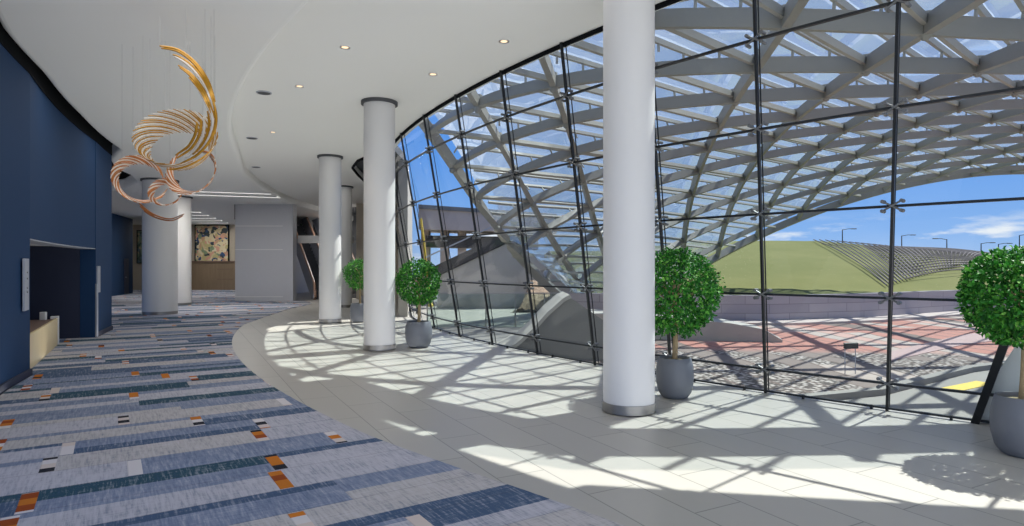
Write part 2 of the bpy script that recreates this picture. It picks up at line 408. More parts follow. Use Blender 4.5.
# ---- ceilings
step = arc(31.3, -119, -160, 50) + [(-8.57, 19.9), (-9.3, 22.9), (-9.85, 26), (-10.25, 29.3)]
gt = arc(RG - .16, -119, -165, 50, CX + LX * ZH, CY + LY * ZH)
bulge = [(-3.2, 16.6), (-3.9, 17.4), (-4.6, 18.5), (-5.1, 19.8), (-5.3, 21.3), (-5.5, 23.4), (-6.1, 25.8), (-6.4, 31)]
main_poly = gt[:-1] + bulge + [(-6.4, 33), (-10.25, 33)] + step[::-1]
struct(MB().prism(main_poly, ZH, ZH + .2).build('ceiling', M['ceil']))
GT = [(119, 34.5), (142, 34.32), (148, 34.24), (151, 34.06), (156, 34.02), (162.3, 34.12)]
wall_gap = [pol(lerp_tab(GT, a), -a) for a in [119 + 43.3 * k / 60 for k in range(61)]] + [(-11.1, 17.1), (-11.7, 18.2), (-12.1, 19.2), (-12.35, 20.1), (-13.1, 21.6), (-14.6, 23.3), (-17, 25), (-27, 27)]
low_poly = step + [(-10.25, 46), (-27, 46)] + wall_gap[::-1]
struct(MB().prism(low_poly, ZL, ZL + .4).build('ceiling', M['ceil'], bevel=.1, seg=4))
roof = arc(RG - .18, -118, -165, 50, CX + LX * ZH, CY + LY * ZH) + [(-3.5, 20.2), (-5.1, 31), (-7.6, 47), (-29, 47), (-29, 24)] + arc(40, -182, -118, 40)
struct(MB().prism(roof, 5.05, 5.3).build('ceiling', M['darkgray']))
struct(MB().prism([(3.6, 6.5), (4.2, 6.4), (6.5, 6.02), (16, 4.5), (16, -6), (9, -6), (9.0, 2.5), (6, 4.2)], 5.32, 5.6).build('ceiling', M['conc']))  # unseen roof overhang, added to cut the sun off the near floor
# black reveal between the lower ceiling and the blue wall
gap_outer = arc(34.75, -119, -162.3, 50) + [(-12, 16), (-27.5, 16), (-27.5, 27)]
struct(MB().prism(arc(34.0, -141, -162.3, 40) + [(-10.6, 17), (-11.3, 19.6), (-12.3, 22), (-14, 24.5), (-17, 26.5), (-27, 28), (-27, 16), (-13, 14.6)] + arc(35.4, -161, -141, 30), ZL + .42, ZL + .46).build('trim_1', M['black']))
# dark line where the glass meets the main ceiling, and its return at the far end
rim = MB()
rp = [glass(a, ZH - .03) for a in [-119 - 46 * k / 60 for k in range(61)]]
rim.beam([(p[0], p[1], ZH - .03) for p in rp], Vector((0, 0, 1)), .05, .05)
struct(rim.build('trim_2', M['black']))
rim = MB(); rim.beam([(x, y, ZH - .03) for x, y in bulge], Vector((0, 0, 1)), .05, .07)
struct(rim.build('trim_3', M['black']))

# ---- blue wall on the left with the recessed lift lobby
wl = MB()
wl.prism(warc(0, -142.7, aN + .01) + warc(.3, -142.7, aN + .01)[::-1], 0, 4.98)
wl.prism(warc(.01, aN, aJ) + warc(.3, aN, aJ)[::-1], 2.02, 4.98)
wl.prism(warc(0, aJ, aE) + warc(.3, aJ, aE)[::-1], 0, 4.98)
wl.prism([wpt(.3, aE), wpt(.3, aE + .45), pol(40, aE + .45), pol(40, aE)], 0, 4.98)
wl = struct(wl.build('wall_left', M['navy']))
bk = MB(); bk.prism(warc(-.012, -142.7, aE, 40) + warc(-.002, -142.7, aE, 40)[::-1], 4.43, 4.97)
struct(bk.build('trim_8', M['black']))
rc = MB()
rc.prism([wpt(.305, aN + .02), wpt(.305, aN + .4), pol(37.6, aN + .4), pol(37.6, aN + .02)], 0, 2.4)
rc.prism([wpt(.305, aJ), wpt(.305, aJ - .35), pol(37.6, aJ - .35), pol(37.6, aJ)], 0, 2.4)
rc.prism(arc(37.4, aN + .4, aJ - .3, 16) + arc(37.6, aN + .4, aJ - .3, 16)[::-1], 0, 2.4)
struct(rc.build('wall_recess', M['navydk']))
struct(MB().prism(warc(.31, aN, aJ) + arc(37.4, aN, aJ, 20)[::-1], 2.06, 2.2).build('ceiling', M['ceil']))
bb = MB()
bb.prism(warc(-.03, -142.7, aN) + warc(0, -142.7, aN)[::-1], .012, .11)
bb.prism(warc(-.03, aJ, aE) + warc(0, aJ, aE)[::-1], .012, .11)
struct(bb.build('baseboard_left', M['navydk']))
jm = MB(); p = wpt(-.015, aJ - .03); jm.box((p[0], p[1], .62), (.04, .05, 1.2), 0)
struct(jm.build('trim_4', M['silver']))
jm = MB(); jm.prism(warc(0, aN - .05, aJ + .05) + warc(.3, aN - .05, aJ + .05)[::-1], 2.0, 2.018)
struct(jm.build('trim_5', M['silver']))

# lift-lobby plaques
def plaque(name, ang, z0, z1, w, label, marks):
    c = wpt(-.02, ang); rz = math.radians(ang) + PI / 2
    t = thing(name, label, 'sign', (c[0], c[1], z0))
    MB().box((c[0], c[1], (z0 + z1) / 2), (w, .03, z1 - z0), rz).build('plate', M['silver'], t, bevel=.004)
    ci = wpt(-.04, ang)
    if marks:
        tx, ty = math.cos(rz), math.sin(rz)
        for k, zz in enumerate((.72, .60, .42, .34)):
            z = z0 + (z1 - z0) * zz
            for s in (-1, 1):
                MB().tube([(ci[0] + tx * (s * .02 - .012), ci[1] + ty * (s * .02 - .012), z), (ci[0] + tx * (s * .02 + .012), ci[1] + ty * (s * .02 + .012), z + .02)], .004, 5).build('raised_mark', M['steel'], t)
    return t
plaque('wall_plaque', -149.85, .98, 1.72, .34, 'tall silver plaque on the blue wall just before the dark recessed opening', True)
plaque('wall_plaque', -159.75, 1.02, 1.62, .22, 'slim silver plaque on the blue wall past the far side of the recess', False)

# low bench in the recess
b0, b1 = -151.0, -156.9
t = thing('bench', 'low bench with pale wood front and brown top inside the dark blue recess', 'bench', (*pol(34.5, (b0 + b1) / 2), 0))
fa, fb = Vector((-7.25, 9.26, 0)), Vector((-9.25, 12.62, 0)); dv = (fb - fa).normalized(); nv = Vector((-dv.y, dv.x, 0))
q = lambda s_, o_: tuple((fa + dv * s_ + nv * o_)[:2])
Lb = (fb - fa).length
MB().prism([q(0, 0), q(Lb, 0), q(Lb, .04), q(0, .04)], .013, .56).build('front_panel', M['benchw'], t)
MB().prism([q(0, .045), q(Lb, .045), q(Lb, .9), q(0, .9)], .013, .54).build('seat', M['benchtop'], t)
c = q(Lb + .04, .05)
MB().box((c[0], c[1], .31), (.09, .14, .58), math.atan2(dv.y, dv.x)).build('end_post', M['white'], t, bevel=.01)
c2 = q(Lb - .12, .22)
MB().box((c2[0], c2[1], .62), (.10, .10, .16), .3).build('cap_block', M['white'], t, bevel=.01)

# ---- far end: grey partition block, corridor, escalator hall
g = MB(); g.box((-11.67, 29.4, 2.28), (2.74, .4, 4.54))
g.box((-12.95, 36.4, 2.28), (.2, 13.6, 4.54))
gp = struct(g.build('wall_partition', M['gray']))
for zz in (3.53, 2.42, .2):
    MB().box((-11.9, 29.19, zz), (2.26, .02, .035)).build('joint_strip', M['white'], gp)
MB().box((-13.07, 32, 4.2), (.05, 5.5, .7)).build('dark_header', M['black'], gp)
MB().box((-10.53, 29.38, 2.4), (.48, .5, 4.79)).build('end_pier', M['gray'], gp)
t = thing('wall_light', 'tiny round white light on the grey partition wall', 'light', (-10.79, 29.17, 1.28))
MB().lathe([(.001, 0), (.07, 0), (.07, .02), (.05, .03), (.001, .03)], (0, 0, 0), 16).build('glass_disc', M['glow'], t).rotation_euler = (PI / 2, 0, 0)
for ch in t.children: 
    ch.location = (0, 0, 0)
    for v in ch.data.vertices: v.co = v.co + Vector((-10.79, 29.17, 1.28)) if False else v.co
# wall at the far end of the corridor
struct(MB().box((-20.2, 43.3, 2.3), (15, .3, 4.6)).build('wall_back', M['beige']))
pw = MB(); pw.box((-20.6, 43.08, .98), (3.6, .12, 1.95)); struct(pw.build('wall_panelling', M['panelw']))
tr = MB(); tr.box((-20.6, 43.0, 1.98), (3.7, .16, .07)); tr.box((-19.9, 43.0, 1.45), (1.1, .04, .03)); tr.box((-19.9, 43.0, .75), (1.1, .04, .03)); struct(tr.build('trim_6', M['benchtop']))
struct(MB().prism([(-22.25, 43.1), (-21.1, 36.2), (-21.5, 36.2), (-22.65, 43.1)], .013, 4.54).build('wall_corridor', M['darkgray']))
t = thing('service_door', 'narrow blue door in the far blue wall beyond the corridor corner', 'door', (-22.6, 35.5, 0))
struct(MB().prism([(-21.4, 32.4), (-23.3, 38.1), (-24.4, 38.1), (-24.0, 32.4)], 0, 4.55).build('wall_far', M['navy']))
dn = MB(); dn.prism([(-22.70, 36.2), (-23.0, 37.1), (-22.95, 37.12), (-22.65, 36.22)], .02, 2.1); dn.build('door_leaf', M['navydk'], t)
MB().tube([(-22.68, 36.4, 1.0), (-22.63, 36.4, 1.0), (-22.63, 36.3, 1.0)], .02, 6).build('handle', M['silver'], t)
# artworks
def art(name, x, z, w, h, mat, label, y=43.13):
    t = thing(name, label, 'painting', (x, y, z))
    MB().box((x, y - .05, z), (w, .05, h)).build('canvas', mat, t)
    f = MB()
    for s in (-1, 1):
        f.box((x + s * (w / 2 + .03), y - .05, z), (.06, .09, h + .12)); f.box((x, y - .05, z + s * (h / 2 + .03)), (w, .09, .06))
    f.build('frame', M['black'], t)
art('abstract_painting', -20.85, 3.25, 2.25, 2.45, M['art1'], 'large square multicoloured abstract painting on the wall at the corridor end')
art('abstract_painting', -25.75, 3.0, .5, 2.2, M['art2'], 'small greenish painting glimpsed left of the big column')
# corridor ceiling strips
grp = 'linear strip lights in the far ceiling'
def strip(c, L, w, rz, label):
    t = thing('strip_light', label, 'light', c, grp)
    MB().box((c[0], c[1], c[2] - .012), (L, w, .02), rz).build('diffuser', M['strip'], t)
    f = MB()
    for s in (-1, 1):
        f.box((c[0] - math.sin(rz) * s * (w / 2 + .015), c[1] + math.cos(rz) * s * (w / 2 + .015), c[2] - .012), (L, .03, .024), rz)
    f.build('housing', M['white'], t)
strip((-11.6, 24.3, ZL), 4.0, .10, .33, 'long nearer strip light in the ceiling in front of the grey partition')
strip((-11.7, 25.6, ZL), 4.0, .10, .33, 'long farther strip light in the ceiling in front of the grey partition')
for k in range(6):
    y = 31.3 + k * 2.0
    strip((-17.2 - .55 * k, y, ZL), 2.0, .12, 0, ['first', 'second', 'third', 'fourth', 'fifth', 'last'][k] + ' short strip light along the corridor ceiling counted from the hall')
# escalator hall
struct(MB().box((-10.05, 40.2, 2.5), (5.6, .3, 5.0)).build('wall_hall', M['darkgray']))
struct(MB().prism([(-3.35, 19.9), (-5.0, 31.1), (-5.3, 31.1), (-3.65, 19.9)], 0, 5.04).build('wall_end', M['conc']))
struct(MB().box((-6.55, 31.2, 2.4), (2.5, .3, 4.8)).build('wall_hall', M['beige']))
struct(MB().box((-9.1, 30.3, 2.95), (2.65, .3, .36)).build('trim_7', M['white']))
def escalator(x, y, label):
    dx, dy, dz = -4.4, 8.0, 5.0
    L = math.hypot(dx, dy); t_ = Vector((dx / L, dy / L, 0)); n_ = Vector((t_.y, -t_.x, 0)); W = .72
    t = thing('escalator', label, 'escalator', (x, y, 0), 'escalators behind the grey partition')
    P = lambda s, o, z: Vector((x, y, 0)) + t_ * (s * L) + n_ * o + Vector((0, 0, s * dz + z))
    st = MB(); n = 26
    for k in range(n):
        s0, s1 = k / n, (k + 1) / n
        a, b = Vector((x, y, 0)) + t_ * (s0 * L), Vector((x, y, 0)) + t_ * (s1 * L)
        z = s0 * dz + .2
        st.hexa([a - n_ * W / 2 + Vector((0, 0, z - .5)), a + n_ * W / 2 + Vector((0, 0, z - .5)), b + n_ * W / 2 + Vector((0, 0, z - .5)), b - n_ * W / 2 + Vector((0, 0, z - .5)),
                 a - n_ * W / 2 + Vector((0, 0, z)), a + n_ * W / 2 + Vector((0, 0, z)), b + n_ * W / 2 + Vector((0, 0, z)), b - n_ * W / 2 + Vector((0, 0, z))])
    st.build('steps', M['step'], t)
    for o in (-W / 2 - .1, W / 2 + .1):
        bl = MB(); bl.hexa([P(-.03, o - .04, -.05), P(-.03, o + .04, -.05), P(1, o + .04, -.1), P(1, o - .04, -.1), P(-.03, o - .04, .95), P(-.03, o + .04, .95), P(1, o + .04, .95), P(1, o - .04, .95)])
        bp = bl.build('balustrade', M['silver'], t)
        hr = MB(); hr.tube([P(-.03, o, .1), P(-.07, o, .5), P(-.03, o, 1.0), P(.1, o, 1.0), P(1, o, 1.0)], .06, 8); hr.build('handrail', M['tan'], bp)
escalator(-9.45, 30.9, 'escalator directly beside the grey partition wall')
escalator(-8.1, 31.9, 'second escalator, mostly hidden behind the round white columns')
# room shell behind the viewer
struct(MB().prism([(-27.5, 15.6), (-27.8, 15.6), (-27.8, 46), (-27.5, 46)], 0, 5.05).build('wall_outer', M['beige']))

# ------------------------------------------------------------------ columns
def column(x, y, d, h, label):
    t = thing('column', label, 'column', (x, y, 0), 'round white columns'); r = d / 2
    z0 = .012
    MB().lathe([(r, z0 + .1), (r, h - .06)], (x, y, 0), 48).build('shaft', M['white'], t, smooth=True)
    MB().lathe([(r + .012, z0), (r + .012, z0 + .1), (r - .01, z0 + .1)], (x, y, 0), 48).build('base_ring', M['steel'], t, smooth=True)
    MB().lathe([(r - .02, h - .06), (r + .05, h - .06), (r + .05, h), (r - .02, h)], (x, y, 0), 48).build('ceiling_collar', M['darkgray'], t, smooth=True)
column(1.3, 6.9, .565, ZH, 'large white round column nearest the camera, beside the potted tree at the glass')
column(-2.57, 12.02, .60, ZH, 'white round column with full height visible, beside the second potted tree')
column(-5.25, 17.9, .62, ZH, 'white round column standing in front of the escalators')
column(-6.65, 24.6, .60, ZH, 'slim far white column half hidden behind the column by the escalators')
column(-11.92, 21.0, 1.06, ZL, 'thick white column standing on the carpet under the hanging sculpture')
column(-14.0, 26.0, 1.0, ZL, 'thick pale column on the carpet partly hidden behind the nearer thick one')

# ------------------------------------------------------------------ curved glass wall
ANG = [-121.8, -124.8, -127.8, -130.9, -133.97, -136.91, -139.93, -143.2, -146.52, -150.09, -153.79, -158.0, -162.2, -166.6, -171.5]
ZT = [.32, 1.27, 2.22, 3.16, 4.09]
win = thing('window_1', 'tall curved leaning glass wall with black mullions facing the plaza', 'window', (0, 0, 0), kind='structure')
A0, A1 = -119.0, -172.0
gm = MB(); n = 106; vs = []
for k in range(n + 1):
    a = A0 + (A1 - A0) * k / n
    vs += [glass(a, 0.02), glass(a, ZH + .02)]
gm.add(vs, [(2 * k, 2 * k + 2, 2 * k + 3, 2 * k + 1) for k in range(n)])
gm.build('glazing', M['pane'], win, smooth=True)
def radial(a): return Vector((math.cos(math.radians(a)), math.sin(math.radians(a)), 0))
for a in ANG:
    if a == -130.9: pass
    mb = MB(); mb.beam([glass(a, 0.0, .035), glass(a, ZH, .035)], radial(a), .027, .04)
    mb.beam([glass(a, 0.0, -.05), glass(a, ZH, -.05)], radial(a), .012, .012)
    mb.build('mullion', M['steelblk'], win)
for z in ZT + [.03]:
    mb = MB(); pts = [glass(A0 + (A1 - A0) * k / 106, z, .03) for k in range(107)]
    mb.beam(pts, [radial(A0 + (A1 - A0) * k / 106) for k in range(107)], .026 if z > .1 else .022, .04); mb.build('transom', M['steelblk'], win)
def fitting(a, z):
    p = Vector(glass(a, z, .07)); r = radial(a); tan = Vector((-r.y, r.x, 0)); up = Vector((LX, LY, 1)).normalized()
    mb = MB()
    for s in (-1, 1):
        for q in (-1, 1):
            e = p + tan * (s * .085) + up * (q * .05)
            mb.tube([p, e], .011, 5); mb.tube([e - r * .075, e + r * .012], .02, 8)
    return mb.build('spider_fitting', M['fitting'], win, smooth=True)
for a in ANG[2:13]:
    for z in ZT: fitting(a, z)
for k in range(26):
    a = -126.3 - k * 1.6
    p = glass(a, .05, .05); MB().box((p[0], p[1], .025), (.03, .025, .05), math.radians(a)).build('floor_clip', M['steelblk'], win)
# slanted end member and pale upstand at the right
sl = MB()
def slant(z): return -132.33 + (.03 + z * .215) / RG * 180 / PI
sp_ = [glass(slant(z), z, .0) for z in (0, .4, .8, 1.2, 1.6)]
sl.beam(sp_, [radial(-132)] * 5, .07, .16); sl.build('slanted_end_member', M['steelblk'], win)
us = MB(); lo = [-132.2 + 8.2 * k / 12 for k in range(13)]
zt = lambda a: max(0.02, min(1.02, ((a + 132.33) * RG * PI / 180) / .215 ))
ring = []
for a in lo:
    z = zt(a); ring.append([glass(a, 0, -.03), glass(a, z, -.03), glass(a, z, -.28), glass(a, 0, -.28)])
vs = [p for r_ in ring for p in r_]
us.add(vs, [(i * 4 + k, i * 4 + (k + 1) % 4, (i + 1) * 4 + (k + 1) % 4, (i + 1) * 4 + k) for i in range(12) for k in range(4)] + [(0, 1, 2, 3), (48, 49, 50, 51)])
struct(us.build('wall_upstand', M['white']))

# ------------------------------------------------------------------ steel and glass canopy outside
EX = [(0, 0), (0, 1), (0, 2), (0, 3), (1, 0), (1, 1), (1, 2), (1, 3), (2, 0), (2, 1), (2, 2), (2, 3), (3, 0), (3, 1), (3, 2), (4, 0), (4, 1)]
KX = [-2.979, 5.6123, -3.8118, 4.836, 12.0435, -12.1521, 5.2227, -7.475, 5.536, 41.5058, -4.7729, 3.6925, 1.3192, -32.6538, 0.7031, -0.9176, 7.9257]
KY = [16.2498, 13.9219, -17.5418, 12.7402, -29.4367, 41.2177, 50.4718, -28.3742, 49.3982, -44.3833, -32.4505, 14.4065, -32.6114, 17.8353, 4.6697, 7.3163, -2.0854]
KZ = [6.2462, -6.1111, -1.2985, 0.3915, -0.8299, 22.1971, -8.5021, -10.6413, -1.7696, -5.6194, 19.3168, 7.1983, 2.9202, -10.7878, -9.1802, -0.8916, 4.9103]
def S(i, j):
    b = [(i / 8) ** p * (j / 8) ** q for p, q in EX]
    return Vector((sum(x * y for x, y in zip(b, KX)), sum(x * y for x, y in zip(b, KY)), sum(x * y for x, y in zip(b, KZ))))
def SN(i, j):
    e = .05; n_ = (S(i + e, j) - S(i - e, j)).cross(S(i, j + e) - S(i, j - e)).normalized()
    return n_ if n_.z > 0 else -n_
NI, J0, J1 = 14, -1.0, 9.5
def jmin(i): return max(J0, min(0, .55 - i * .4))
def jmax(i): return min(J1, 7.9 + i * .4)
can = thing('glass_canopy', 'huge arching white steel lattice canopy with glass roof outside the window', 'canopy', (0, 0, 0))
def sweep(mb, ij, w, d, off=0.0):
    P = [S(*q) + SN(*q) * off for q in ij]; U = [SN(*q) for q in ij]
    mb.beam(P, U, w, [d * min(1, .62 + .095 * q[0]) for q in ij], 0, 0.0)
def rng(a, b, st=.25):
    n = max(1, int(round((b - a) / st))); return [a + (b - a) * k / n for k in range(n + 1)]
for i in range(NI + 1):
    mb = MB(); sweep(mb, [(i, j) for j in rng(jmin(i), jmax(i))], .14 if i else .20, .31 if i else .44)
    mb.build('rib', M['canopy'], can)
for j in range(0, 10):
    i0 = max(0, (j - 7.9) / .4)
    mb = MB(); sweep(mb, [(i, j) for i in rng(i0, NI)], .14, .33); mb.build('hoop', M['canopy'], can)
mb = MB(); sweep(mb, [(i, jmax(i)) for i in rng(0, NI)], .3, .5); mb.build('edge_beam', M['canopy'], can)
mb = MB(); sweep(mb, [(i, jmin(i) + .19) for i in rng(2.2, NI)], .80, .35); mb.build('gutter', M['canopy'], can)
def inside(i, j): return 0 <= i <= NI and jmin(i) <= j <= jmax(i)
for k3 in range(-28, 40):
    d = k3 / 3.0            # i - j
    main = (k3 % 3 == 0)
    seg = [(j + d, j) for j in rng(J0, J1, .25) if inside(j + d, j)]
    if len(seg) < 3: continue
    mb = MB()
    if main: sweep(mb, seg, .09, .15, .06)
    else: sweep(mb, seg, .075, .12, .36)
    if not main:
        for (i, j) in seg:
            if abs(j - round(j)) < .01 or abs(i - round(i)) < .09:
                p = S(i, j); nn = SN(i, j)
                mb.tube([p + nn * .15, p + nn * .32], .03, 5)
    mb.build('brace' if main else 'purlin', M['canopy2'], can)
gl = MB(); ii = rng(0, NI, .5); nj = 22; vs = []
for i in ii:
    a, b = jmin(i), jmax(i)
    for k in range(nj + 1):
        j = a + (b - a) * k / nj; vs.append(S(i, j) + SN(i, j) * .44)
gl.add(vs, [(r * (nj + 1) + k, r * (nj + 1) + k + 1, (r + 1) * (nj + 1) + k + 1, (r + 1) * (nj + 1) + k) for r in range(len(ii) - 1) for k in range(nj)])
gl.build('roof_glazing', M['frit'], can, smooth=True)
nodes = sorted([(S(i, j).length, i, j) for i in range(NI + 1) for j in range(0, 10) if inside(i, j)])
rest = MB()
for q, (dist, i, j) in enumerate(nodes):
    p = S(i, j); nn = SN(i, j); mb = MB() if q < 60 else rest
    mb.tube([p - nn * .24, p - nn * .2, p - nn * .16, p + nn * .22], [.04, .08, .10, .10], 10)
    if q < 60: mb.build('node_joint', M['canopy'], can, smooth=True)
tag(rest.build('node_joint', M['canopy'], can, smooth=True), kind='stuff')

# ------------------------------------------------------------------ outside ground, hill, walls
struct(MB().add([(-90, -60, -.45), (160, -60, -.45), (160, 160, -.45), (-90, 160, -.45)], [(0, 1, 2, 3)]).build('ground', M['concdk']))
pz = arc(26.2, -116, -168, 40) + [(-1.5, 24), (3.0, 22.6), (9, 21.8), (18.6, 26.2), (30, 31.5), (60, 30), (60, 3), (12, 0)]
struct(MB().prism(pz, -.42, -.30).build('ground_plaza', M['plaza']))
wk = MB(); wk.prism([(7.5, 12.4), (8.45, 13.86), (12.6, 17.3), (20, 22.0), (20, 20.4), (11, 15.1)], -.30, -.285)
struct(wk.build('path', M['pathpink']))
sd = MB(); sd.prism([(4.9, 7.6), (3.6, 8.3), (5.4, 9.0), (8.2, 11.0), (13, 13.4), (20, 14), (20, 6), (9, 4)], -.30, -.27)
struct(sd.build('path_sidewalk', M['concmid']))
kb = MB(); kb.beam([(3.5, 8.45, -.25), (5.4, 9.15, -.25), (8.2, 11.15, -.25), (13, 13.55, -.25)], Vector((0, 0, 1)), .16, .12)
struct(kb.build('kerb', M['concmid']))
st = thing('yellow_kerb_marking', 'yellow painted stripe on the sidewalk near the slanted window end', 'marking', (7.3, 9.9, -.27))
MB().prism([(6.7, 9.3), (7.7, 9.9), (7.6, 10.15), (6.6, 9.55)], -.27, -.262).build('stripe', M['yellow'], st)
# low retaining wall
rw = [(1.5, 23.5), (6.5, 21.6), (8.8, 21.4), (12.5, 22.6), (18.4, 26), (30, 31.4), (50, 38)]
t = thing('retaining_wall', 'long low grey stone block wall between the plaza and the grass hill', 'wall', (12, 23, -.3))
mb = MB(); mb.beam([(x, y, .1) for x, y in rw], Vector((0, 0, 1)), .4, 1.05); mb.build('stone_blocks', M['blocks'], t)
mb = MB(); mb.beam([(x + .1, y - .75, -.27) for x, y in rw], Vector((0, 0, 1)), 1.0, .09); mb.build('kerb_strip', M['concpink'], t)
# hill
def hz(x, y):
    t_ = max(0, (y - 45) / 30.0); e = 5.0 * min(t_, 1) ** .85
    if t_ > 1: e -= (t_ - 1) * .8
    fx = 1 - .45 * max(0, min(1, (x - 37) / 26)) - .25 * max(0, min(1, (24 - x) / 14))
    z = -.2 + e * fx + .04 * math.sin(x * .6) * math.cos(y * .4)
    back = 21.9 if x < 9 else 21.9 + (x - 9) * .47
    d = y - back
    if d < 1.0: z = min(z, .05 + .25 * max(d, -1))
    return z
hm = MB(); nx, ny = 70, 50; vs = []
for a in range(nx + 1):
    x = 4.5 + 90 * a / nx
    for b in range(ny + 1):
        back = 22.3 if x < 9 else 22.3 + (x - 9) * .48
        y = back + (100 - back) * (b / ny) ** 1.2; vs.append((x, y, hz(x, y) if b else -.3))
hm.add(vs, [(a * (ny + 1) + b, a * (ny + 1) + b + 1, (a + 1) * (ny + 1) + b + 1, (a + 1) * (ny + 1) + b) for a in range(nx) for b in range(ny)])
struct(hm.build('hill', M['hill'], smooth=True))
# land art of rods
t = thing('rod_installation', 'field of long dark slanting rods covering the grass hill', 'land art', (33, 60, 2.5))
def rod(p, q, lift):
    n = 12; pts = []
    for k in range(n + 1):
        s = k / n; x = p[0] + (q[0] - p[0]) * s; y = p[1] + (q[1] - p[1]) * s
        pts.append((x, y, hz(x, y) + .22 + lift * math.sin(PI * s)))
    mb = MB(); mb.tube(pts, .055, 5); mb.build('rod', M['rod'], t)
for k in range(30):
    s = k / 29
    rod((36 + 20 * s, 74 - 1 * s), (27.8 + 12.5 * s, 46 + 9 * s), .25)
for k in range(17):
    s = k / 16
    rod((30.5 + 8 * s, 48 + 20 * s), (40 + 18 * s, 51.5 + 19 * s), .3)
# information sign outside
t = thing('plaza_sign', 'small dark sign on two thin posts standing on the paved plaza', 'sign', (6.0, 11.0, -.3))
tx = Vector((.97, .24, 0)); c = Vector((6.0, 11.0, 0))
for q in (-.11, .11):
    MB().tube([c + tx * q + Vector((0, 0, -.3)), c + tx * q + Vector((0, 0, 0)), c + tx * q + Vector((0, 0, .17))], .008, 8).build('post', M['silver'], t)
pb = MB(); f_ = Vector((.24, -.97, 0)) * .035
pb.hexa([c - tx * .145 + Vector((0, 0, .165)), c + tx * .145 + Vector((0, 0, .165)), c + tx * .145 + f_ + Vector((0, 0, .15)), c - tx * .145 + f_ + Vector((0, 0, .15)),
         c - tx * .145 + Vector((0, 0, .265)), c + tx * .145 + Vector((0, 0, .265)), c + tx * .145 + f_ + Vector((0, 0, .25)), c - tx * .145 + f_ + Vector((0, 0, .25))])
pb.build('panel', M['signdk'], t, bevel=.005)
# lamp posts on the skyline
lamps = [(40.5, 76, 6.2, 'street lamp at the top of the hill left of the middle mullion'), (48.4, 77, 5.5, 'street lamp just right of the middle mullion on the skyline'), (53.3, 76, 5.0, 'double arm street lamp above the rods on the skyline'),
         (57.5, 76, 4.5, 'short street lamp over the right end of the rods'), (61.2, 78, 4.5, 'street lamp next to the last tall lamp on the skyline'), (62.2, 76, 5.5, 'tallest street lamp on the skyline beside the right tree')]
for k, (x, y, h, lb) in enumerate(lamps):
    z = hz(x, y) - .1
    t = thing('street_lamp', lb, 'lamp post', (x, y, z), 'street lamps on the skyline')
    MB().tube([(x, y, z), (x, y, h)], [.07, .05], 6).build('pole', M['signdk'], t)
    s = 1 if k != 2 else -1
    MB().tube([(x, y, h - .05), (x + .7 * s, y, h + .08), (x + 1.15 * s, y, h + .09)], .04, 6).build('arm', M['signdk'], t)
    MB().box((x + 1.4 * s, y, h + .08), (.6, .25, .1)).build('lamp_head', M['signdk'], t, bevel=.03)
# concrete ramp wedge beyond the near potted tree
t = thing('ramp_wall', 'low tapering concrete ramp wall on the plaza behind the near potted tree', 'wall', (5, 15.9, -.3))
rp = MB(); 
vs = []
for x, y, z in ((1.8, 16.9, .36), (4.2, 16.15, .27), (5.6, 15.85, .16), (6.35, 15.68, .03), (6.8, 15.58, -.24)):
    vs += [(x, y, -.32), (x, y, z), (x + .15, y + .5 + (z + .3) * 1.2, z + .02), (x + .15, y + .6 + (z + .3) * 1.2, -.32)]
rp.add(vs, [(i * 4 + k, i * 4 + (k + 1) % 4, (i + 1) * 4 + (k + 1) % 4, (i + 1) * 4 + k) for i in range(4) for k in range(4)] + [(0, 1, 2, 3), (16, 17, 18, 19)])
rp.build('concrete_body', M['conc'], t)

# left, beyond the glass: overpass, abutment, railing, buttress
t = thing('overpass_bridge', 'grey concrete overpass seen at far left behind the glass', 'bridge', (-3, 35.5, 0))
MB().xzprism([(-5.2, 3.7), (2.5, 3.5), (2.5, 4.35), (-5.2, 4.85)], 34.5, 38).build('deck', M['bridge'], t)
MB().xzprism([(-5.2, 4.85), (2.5, 4.35), (2.5, 4.55), (-5.2, 5.08)], 34.4, 34.7).build('parapet', M['concdk'], t)
MB().xzprism([(-4.9, 2.75), (1.5, 2.6), (1.5, 3.3), (-4.9, 3.4)], 35.3, 37.2).build('girder', M['signdk'], t)
for x in (-5.0, -3.9, -2.9):
    MB().box((x, 36, 1.6), (.45, .8, 4.2)).build('pier', M['bridge'], t)
t = thing('yellow_pole', 'leaning yellow pole in front of the far overpass', 'pole', (-4.75, 32, 0))
MB().tube([(-4.2, 32, -.45), (-4.45, 32, 1.9), (-4.55, 32, 2.9), (-4.7, 32, 4.1)], .06, 8).build('shaft', M['yellow'], t)
MB().lathe([(.14, 0), (.14, .1), (.08, .2)], (-4.2, 32, -.45), 10).build('collar', M['yellow'], t)
t = thing('concrete_ramp', 'large pale concrete ramp slope rising under the overpass', 'ramp', (-1, 28, 0))
MB().xzprism([(-3.4, -.4), (-3.3, 1.2), (0.0, 2.78), (1.3, 1.9), (2.6, .9), (2.6, -.4)], 28, 31.5).build('slope_wall', M['conc'], t)
MB().xzprism([(-3.9, 1.45), (-.6, 3.0), (0.05, 2.84), (-3.3, 1.22)], 27.9, 31.5).build('parapet', M['signdk'], t)
MB().xzprism([(-3.9, 2.0), (-.7, 3.5), (-.65, 3.56), (-3.9, 2.07)], 28.0, 28.08).build('guard_rail', M['silver'], t)
t = thing('gravel_bed', 'brown gravel slope beside the foot of the canopy edge', 'gravel', (1, 26, 0), kind='thing')
gv = MB(); gn = 14; rd = random.Random(5); vs = []
